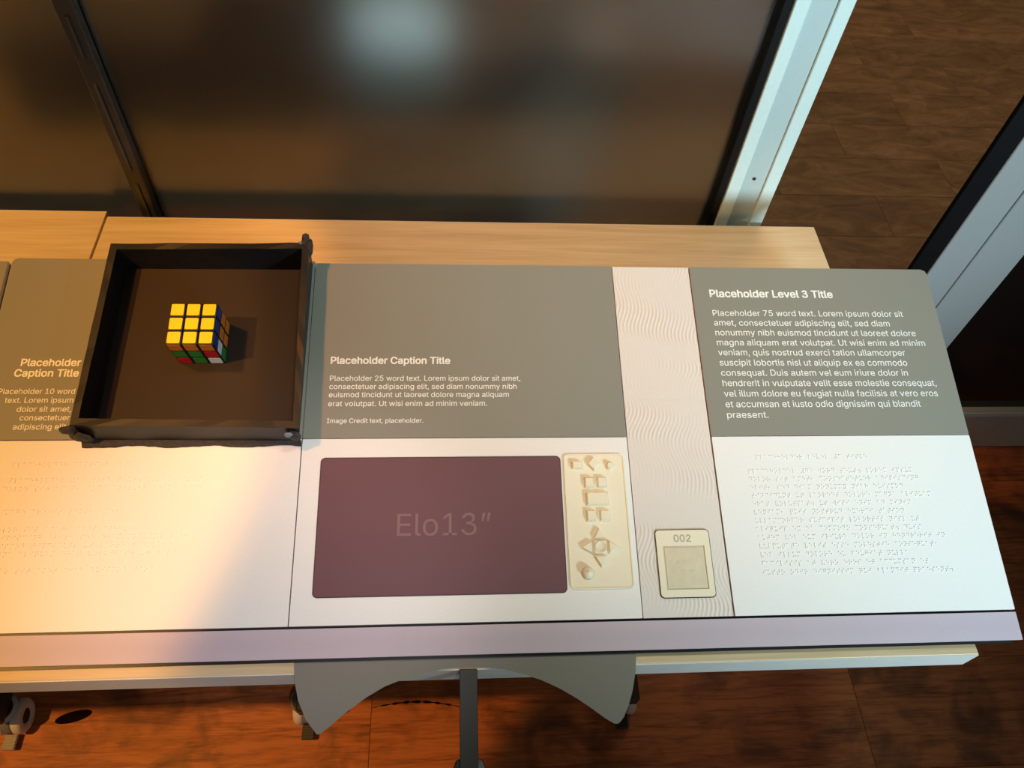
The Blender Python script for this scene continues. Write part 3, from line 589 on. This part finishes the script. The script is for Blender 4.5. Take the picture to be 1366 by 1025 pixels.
def braille(parent, cu, cv, rows, pitch, dot, hgt):
    V = []; F = []
    for txt, u, v in rows:
        for k, ch in enumerate(txt.lower()):
            for d in BR.get(ch, ''):
                d = int(d) - 1; x = u + k * pitch + (d // 3) * dot - cu; y_ = v - (d % 3) * dot - cv
                b0 = len(V); r_ = .0009
                for rr, hh in ((r_, 0.0), (r_ * .7, hgt * .8)):
                    for q in range(6): V.append((x + rr * math.cos(q * PI / 3), y_ + rr * math.sin(q * PI / 3), hh))
                V.append((x, y_, hgt))
                for q in range(6):
                    F.append((b0 + q, b0 + (q + 1) % 6, b0 + 6 + (q + 1) % 6, b0 + 6 + q)); F.append((b0 + 6 + q, b0 + 6 + (q + 1) % 6, b0 + 12))
    me = bpy.data.meshes.new('braille_dots'); me.from_pydata(V, [], F)
    for p in me.polygons: p.use_smooth = True
    o = link_mesh('braille_dots', me, M_white, parent); o['kind'] = 'stuff'; return o
wr = wrap(LOREM, 42)
rows = [('Placeholder level #3 title', .5765, -.0268)] + [(s, .5640, -.0455 - k * .0106) for k, s in enumerate(wr[:13])]
braille(whr, wru, wrv, rows, .0058, .0023, .0008)
rows = [('Placeholder caption title', -.338, -.0285), ('Placeholder #10 word text. Lorem ipsum', -.338, -.0480), ('dolor sit amet, consectetuer adipiscing', -.342, -.0585)]
rows += [('image credit text, amet,', -.340, -.0860)] + [(s, -.345, -.107 - k * .0095) for k, s in enumerate(wrap(LOREM, 38)[1:5])] + [('dolor sit amet nibh euismod tinc', -.345, -.1545)]
braille(whl, wlu, wlv, rows, .0059, .0022, .0007)

# ------------------------------------------------------------------ the plum screen mock-up
su0, su1, sv0, sv1 = .0258, .3208, -.1925, -.0264
scr = obj('screen_mockup', prism(NB(), rrect(su0 - .0014, su1 + .0014, sv0 - .0014, sv1 + .0014, .006), 0, .0005), M_plumline)
scr.data.transform(Matrix.Translation((-.1733, .1095, 0))); scr.matrix_world = PM(.1733, -.1095, .0)
tag(scr, 'plum coloured flat screen panel with rounded corners and faint lettering', 'screen')
sh = obj('screen_face', prism(NB(), rrect(su0 - .1733, su1 - .1733, sv0 + .1095, sv1 + .1095, .0048), .0005, .0008), M_plum, scr)
lines('screen_text', [('Elo13”', .1200, .2331, -.1235)], -.005, scr, .1733, -.1095, M_ghost, .001)

# ------------------------------------------------------------------ cream keypad
kc = (.3650, -.1070)
kp = empty('keypad', PM(kc[0], kc[1], 0), 'cream keypad plate with raised square, round and arrow buttons beside the plum screen', 'keypad')
def K(name, bm, mat=M_cream, smooth=False, label=None):
    o = obj(name, bm, mat, kp, smooth)
    if label: o['label'] = label
    return o
# backing plate with raised rounded lip
K('plate', prism(NB(), rrect(-.0380, .0370, -.0825, .0825, .005), 0, .0012))
bm = NB(); o_ = rrect(-.0390, .0380, -.0835, .0835, .006); i_ = rrect(-.0372, .0362, -.0817, .0817, .0045)
n_ = len(o_)
for z_a, z_b in ((0, .0019),):
    A = [bm.verts.new((x, y, z_b)) for x, y in o_]; B = [bm.verts.new((x, y, z_b)) for x, y in i_]
    A0 = [bm.verts.new((x, y, z_a)) for x, y in o_]; B0 = [bm.verts.new((x, y, z_a)) for x, y in i_]
    for k in range(n_):
        l_ = (k + 1) % n_
        bm.faces.new((A[k], A[l_], B[l_], B[k])); bm.faces.new((A0[k], A0[l_], A[l_], A[k])); bm.faces.new((B[k], B[l_], B0[l_], B0[k])); bm.faces.new((A0[k], B0[k], B0[l_], A0[l_]))
K('lip', bm)
def key(pts, h=.0046, top=.9, z=.0012, slope=.0026):
    """raised key with sloping sides"""
    pts = [(x - kc[0], y - kc[1]) for x, y in pts]; cx = sum(p[0] for p in pts) / len(pts); cy = sum(p[1] for p in pts) / len(pts)
    R_ = max(math.hypot(p[0] - cx, p[1] - cy) for p in pts); f = 1 - slope / R_
    bm = NB(); hexa(bm, [(x, y, z) for x, y in pts], [(cx + (x - cx) * f, cy + (y - cy) * f, z + h) for x, y in pts])
    return bm
def q4(x0, x1, y0, y1): return [(x0, y0), (x1, y0), (x1, y1), (x0, y1)]
K('square_button', key(q4(.3350, .3492, -.0434, -.0330)))
K('diamond_button', key([(.3634, -.0465), (.3728, -.0366), (.3634, -.0267), (.3540, -.0366)]))
K('round_button', key([(.3842 + .0062 * math.cos(a), -.0393 + .0062 * math.sin(a)) for a in [2 * PI * k / 24 for k in range(24)]], .0044))
for x0, x1, y0, y1 in ((.3500, .3622, -.0683, -.0537), (.3660, .3782, -.0683, -.0537), (.3500, .3622, -.1102, -.0952), (.3665, .3789, -.1102, -.0952)):
    K('small_button', key(q4(x0, x1, y0, y1)))
K('wide_button', key(q4(.3505, .3799, -.0900, -.0735)))
K('arrow_button', key([(.3564, -.1312), (.3722, -.1312), (.3640, -.1168)]))
K('arrow_button', key([(.3402, -.1412), (.3550, -.1500), (.3550, -.1326)]))
K('arrow_button', key([(.3888, -.1412), (.3745, -.1324), (.3745, -.1500)]))
K('arrow_button', key([(.3560, -.1515), (.3642, -.1662), (.3728, -.1515)]))
cb = K('centre_button', key(q4(.3562, .3735, -.1504, -.1320), .0034))
bm = lathe(NB(), [(.0073, 0), (.0070, .0008), (.0062, .0008), (.0058, .0003)], 28, 'Z', (.3649 - kc[0], -.1412 - kc[1], .0046)); obj('ring', bm, M_cream, cb, True)
bm = lathe(NB(), [(.0078, 0), (.0070, .0028), (.0068, .0046), (.0056, .0064), (.0035, .0076), (.0016, .0079), (.0010, .0090), (.0002, .0092)], 28, 'Z', (.3474 - kc[0], -.1712 - kc[1], .0012)); K('dome_button', bm, M_cream, True)

# ------------------------------------------------------------------ plaque 002
pc = (.4676, -.1615)
pq = empty('number_plaque', PM(pc[0], pc[1], -.0012) @ Matrix.Diagonal((1, 1, .65, 1)), 'small cream plaque numbered 002 with a recessed square, on the wavy board', 'plaque')
obj('outline', prism(NB(), rrect(-.0342, .0342, -.0412, .0412, .0052), 0, .0010), M_dark, pq)
bm = NB()
fr = rrect(-.0331, .0331, -.0401, .0401, .0045); inn = (-.0256, .0260, -.0312, .0208)
prism(bm, [(-.0331, .0208), (.0331, .0208)] + [p for p in rrect(-.0331, .0331, .0, .0401, .0045) if p[1] > .0300], .0010, .0028)
prism(bm, [(.0331, -.0312), (-.0331, -.0312)] + [p for p in rrect(-.0331, .0331, -.0401, .0, .0045) if p[1] < -.0330], .0010, .0028)
box(bm, -.0331, inn[0], -.0312, .0208, .0010, .0028); box(bm, inn[1], .0331, -.0312, .0208, .0010, .0028)
obj('plate', bm, M_cream, pq)
rc = obj('recess', box(NB(), inn[0], inn[1], inn[2], inn[3], .0010, .0014), M_beige, pq)
obj('recess_panel', box(NB(), inn[0] + .0016, inn[1] - .0016, inn[2] + .0016, inn[3] - .0016, .0014, .0022, .0004), plain('beige_panel', (.64, .57, .41), .5, var=.05, scale=90), rc)
lines('number_text', [('002', .4566 - .0, .4776, -.1358)], .012, pq, pc[0], pc[1], M_greyink, .0030)
V = []; F = []
bm = NB()
for k, (x, y) in enumerate([(-.0095, .0020), (-.0095, -.0002), (-.0070, .0020), (-.0015, .0020), (-.0015, -.0002), (.0010, .0020), (-.0060, -.0085), (-.0035, -.0085), (-.0060, -.0107), (-.0010, -.0085), (.0015, -.0107), (.0045, -.0085), (.0070, -.0085), (.0070, -.0107), (.0095, -.0085)]):
    lathe(bm, [(.0007, .0020), (.0005, .0026), (.0001, .0028)], 6, 'Z', (x, y, 0))
o = obj('braille_dots', bm, M_beige, pq); o['kind'] = 'stuff'

# ------------------------------------------------------------------ black tray
tr = empty('display_tray', PM(-.13, .125, 0), 'shallow square black tray with ragged corners holding the puzzle cube', 'tray')
OB = [(-.2580, -.0030), (-.0040, -.0050), (-.0035, .2490), (-.2560, .2480)]     # outer, base
OT = [(-.2625, .0050), (.0038, .0005), (-.0022, .2590), (-.2550, .2545)]        # outer, rim
def inset(q, d):
    cx = sum(p[0] for p in q) / 4; cy = sum(p[1] for p in q) / 4
    return [(x - d if x > cx else x + d, y - d if y > cy else y + d) for x, y in q]
IB, IT = inset(OB, .010), inset(OT, .0088)
TH = .040
def tl(p, z): return (p[0] + .13, p[1] - .125, z)
for k in range(4):
    l_ = (k + 1) % 4
    bm = NB()
    # subdivided along its length so that the hand-cut rim wanders a little
    n = 10; ring = []
    def mixp(a, b, t_): return (a[0] + (b[0] - a[0]) * t_, a[1] + (b[1] - a[1]) * t_)
    for s in range(n + 1):
        t_ = s / n; j = lambda: random.uniform(-.0005, .0005) if 0 < s < n else 0
        a, b, c, d = mixp(OB[k], OB[l_], t_), mixp(OT[k], OT[l_], t_), mixp(IT[k], IT[l_], t_), mixp(IB[k], IB[l_], t_)
        ring.append([bm.verts.new(tl(a, 0)), bm.verts.new(tl((b[0] + j(), b[1] + j()), TH + j())), bm.verts.new(tl(c, TH + j())), bm.verts.new(tl(d, 0))])
    for s in range(n):
        for e_ in range(4): bm.faces.new((ring[s][e_], ring[s][(e_ + 1) % 4], ring[s + 1][(e_ + 1) % 4], ring[s + 1][e_]))
    bm.faces.new(ring[0]); bm.faces.new(ring[n][::-1])
    obj('wall', bm, M_black, tr)
bm = NB(); prism(bm, [(p[0] + .13, p[1] - .125) for p in inset(OB, .009)], 0, .003); obj('tray_floor', bm, M_trayfloor, tr)
# torn paper hem along the front foot
bm = NB(); n = 40; ring = []
for s in range(n + 1):
    t_ = s / n; x = -.262 + .2615 * t_; yy = -.0035 - .0015 * t_; out = .0035 + .0035 * abs(math.sin(t_ * 9 + 1)) * (1 - .5 * t_) + random.uniform(0, .0012); z = .001 + .0022 * abs(math.sin(t_ * 13))
    ring.append([bm.verts.new(tl((x, yy), 0.0005)), bm.verts.new(tl((x, yy - out), z * .3 + .0004)), bm.verts.new(tl((x, yy - out * .8), z + .001)), bm.verts.new(tl((x, yy + .0015), .006))])
for s in range(n):
    for e_ in range(4): bm.faces.new((ring[s][e_], ring[s][(e_ + 1) % 4], ring[s + 1][(e_ + 1) % 4], ring[s + 1][e_]))
bm.faces.new(ring[0]); bm.faces.new(ring[n][::-1]); obj('paper_hem', bm, M_torn, tr)
def lump(name, cen, size, mat, seed, n=2):
    rnd = random.Random(seed); bm = NB(); bmesh.ops.create_icosphere(bm, subdivisions=n, radius=1)
    for v in bm.verts:
        f = rnd.uniform(.72, 1.12); v.co = Vector((v.co.x * size[0] * f, v.co.y * size[1] * f, v.co.z * size[2] * f)) + Vector(tl(cen, cen[2]))
    return obj(name, bm, mat, tr)
lump('torn_corner', (-.0080, .2655, .036), (.0062, .0110, .009), M_torn, 1)
lump('torn_corner', (-.0025, .2560, .033), (.0050, .0130, .010), M_torn, 11)
lump('torn_corner', (-.2655, .0010, .034), (.0110, .0060, .008), M_torn, 2)
lump('torn_corner', (-.2555, -.0030, .020), (.0120, .0045, .016), M_torn, 22)
lump('torn_corner', (-.0050, -.0035, .020), (.0075, .0052, .017), M_torn, 3)
lump('torn_paper', (-.0105, -.0045, .028), (.0065, .0032, .008), M_tornlight, 4)
lump('torn_paper', (-.0130, .2590, .038), (.0045, .0028, .0028), M_tornlight, 5)

# ------------------------------------------------------------------ puzzle cube
S = .0570; c3 = S / 3
pz = empty('puzzle_cube', PM(-.1318, .1292, .003), 'colour-sticker puzzle cube with an all-yellow top, lying in the black tray', 'cube')
front = [['orange', 'orange', 'orange'], ['green', 'green', 'red'], ['red', 'green', 'white']]          # rows top to bottom, left to right
right = [['blue', 'blue', 'blue'], ['white', 'orange', 'orange'], ['green', 'orange', 'orange']]        # rows top to bottom, front to back
leftc = [['red', 'red', 'green'], ['blue', 'red', 'white'], ['orange', 'blue', 'white']]
backc = [['red', 'green', 'red'], ['white', 'blue', 'white'], ['blue', 'white', 'green']]
bm = box(NB(), -c3 / 2 + .0002, c3 / 2 - .0002, -c3 / 2 + .0002, c3 / 2 - .0002, -c3 / 2 + .0002, c3 / 2 - .0002, .0011, 2)
cme = bpy.data.meshes.new('cubelet'); bm.to_mesh(cme); bm.free(); cme.materials.append(M_body)
STM = {}
for k, m_ in STK.items():
    bm = NB(); prism(bm, rrect(-.0076, .0076, -.0076, .0076, .0014, 4), 0, .0003); me = bpy.data.meshes.new('sticker'); bmesh.ops.recalc_face_normals(bm, faces=bm.faces); bm.to_mesh(me); bm.free(); me.materials.append(m_); STM[k] = me
for ix in range(3):
    for iy in range(3):
        for iz in range(3):
            if (ix, iy, iz) == (1, 1, 1): continue
            cb_ = link_mesh('cubelet', cme, None, pz); cb_.location = ((ix - 1) * c3, (iy - 1) * c3, (iz + .5) * c3)
            def st(col, rot, off):
                s_ = link_mesh('sticker', STM[col], None, cb_); s_.rotation_euler = rot; s_.location = off
            e_ = c3 / 2 - .0002
            if iz == 2: st('yellow', (0, 0, 0), (0, 0, e_))
            if iy == 0: st(front[2 - iz][ix], (PI / 2, 0, 0), (0, -e_, 0))
            if ix == 2: st(right[2 - iz][iy], (PI / 2, 0, PI / 2), (e_, 0, 0))
            if ix == 0: st(leftc[2 - iz][iy], (PI / 2, 0, -PI / 2), (-e_, 0, 0))
            if iy == 2: st(backc[2 - iz][ix], (-PI / 2, 0, 0), (0, e_, 0))

# ------------------------------------------------------------------ arched apron under the front edge
AA = math.radians(15)
AP = [(0.0083, -0.003), (0.0083, 0.0012), (0.0094, 0.0174), (0.0151, 0.0395), (0.0248, 0.0594), (0.0373, 0.0742), (0.0399, 0.0746), (0.0423, 0.0735), (0.0483, 0.0691), (0.0684, 0.0529), (0.0889, 0.0389), (0.1098, 0.0275), (0.1311, 0.02), (0.1526, 0.0149), (0.1742, 0.0109), (0.1939, 0.0088), (0.208, 0.0084), (0.2215, 0.0096), (0.2455, 0.0129), (0.2695, 0.019), (0.2885, 0.0258), (0.3074, 0.0344), (0.3262, 0.0452), (0.3447, 0.0576), (0.3585, 0.0677), (0.3686, 0.0737), (0.3719, 0.0742), (0.3749, 0.073), (0.3801, 0.0675), (0.387, 0.0545), (0.3927, 0.039), (0.3978, 0.0188), (0.3997, 0.0014), (0.3997, -0.003)]
Ma = Matrix.Translation((.2, -.2545, Z0 - .0692)) @ Matrix(((1, 0, 0, 0), (0, math.cos(AA), -math.sin(AA), 0), (0, math.sin(AA), math.cos(AA), 0), (0, 0, 0, 1)))
ap = obj('arched_apron', prism(NB(), [(x - .2, -d) for x, d in AP], -.0022, -.0003), M_edge); ap.matrix_world = Ma
tag(ap, 'grey crescent shaped apron board jutting from the front edge, with two pointed tips', 'board')
obj('printed_face', prism(NB(), [(x - .2, -d) for x, d in AP], -.0003, 0), M_apron, ap)

# ------------------------------------------------------------------ stand whose arm reaches under the arch
Mst = Matrix.Translation((.205, -.3695, 0))
stt = empty('support_stand', Mst, 'round pole with black collar and grey flat arm reaching under the arched apron', 'stand')
arm = obj('flat_arm', box(NB(), -.0102, .0102, -.006, .108, -.003, 0, .0006), M_strut, stt)
arm.matrix_basis = Matrix.Translation((-.0005, 0, Z0 - .1007)) @ Matrix.Rotation(AA, 4, 'X')
cz = Z0 - .1045
obj('collar', lathe(NB(), [(.0175, cz - .012), (.0205, cz - .010), (.0210, cz - .003), (.0195, cz), (.0125, cz + .001), (.0115, cz + .0025)], 8), M_dark, stt)
obj('pole', lathe(NB(), [(.0165, .016), (.0165, cz - .012)], 28), plain('tube_grey', (.30, .33, .30), .4), stt, False)
obj('foot_plate', lathe(NB(), [(.11, 0), (.11, .006), (.10, .010), (.03, .016)], 40), M_dark, stt)
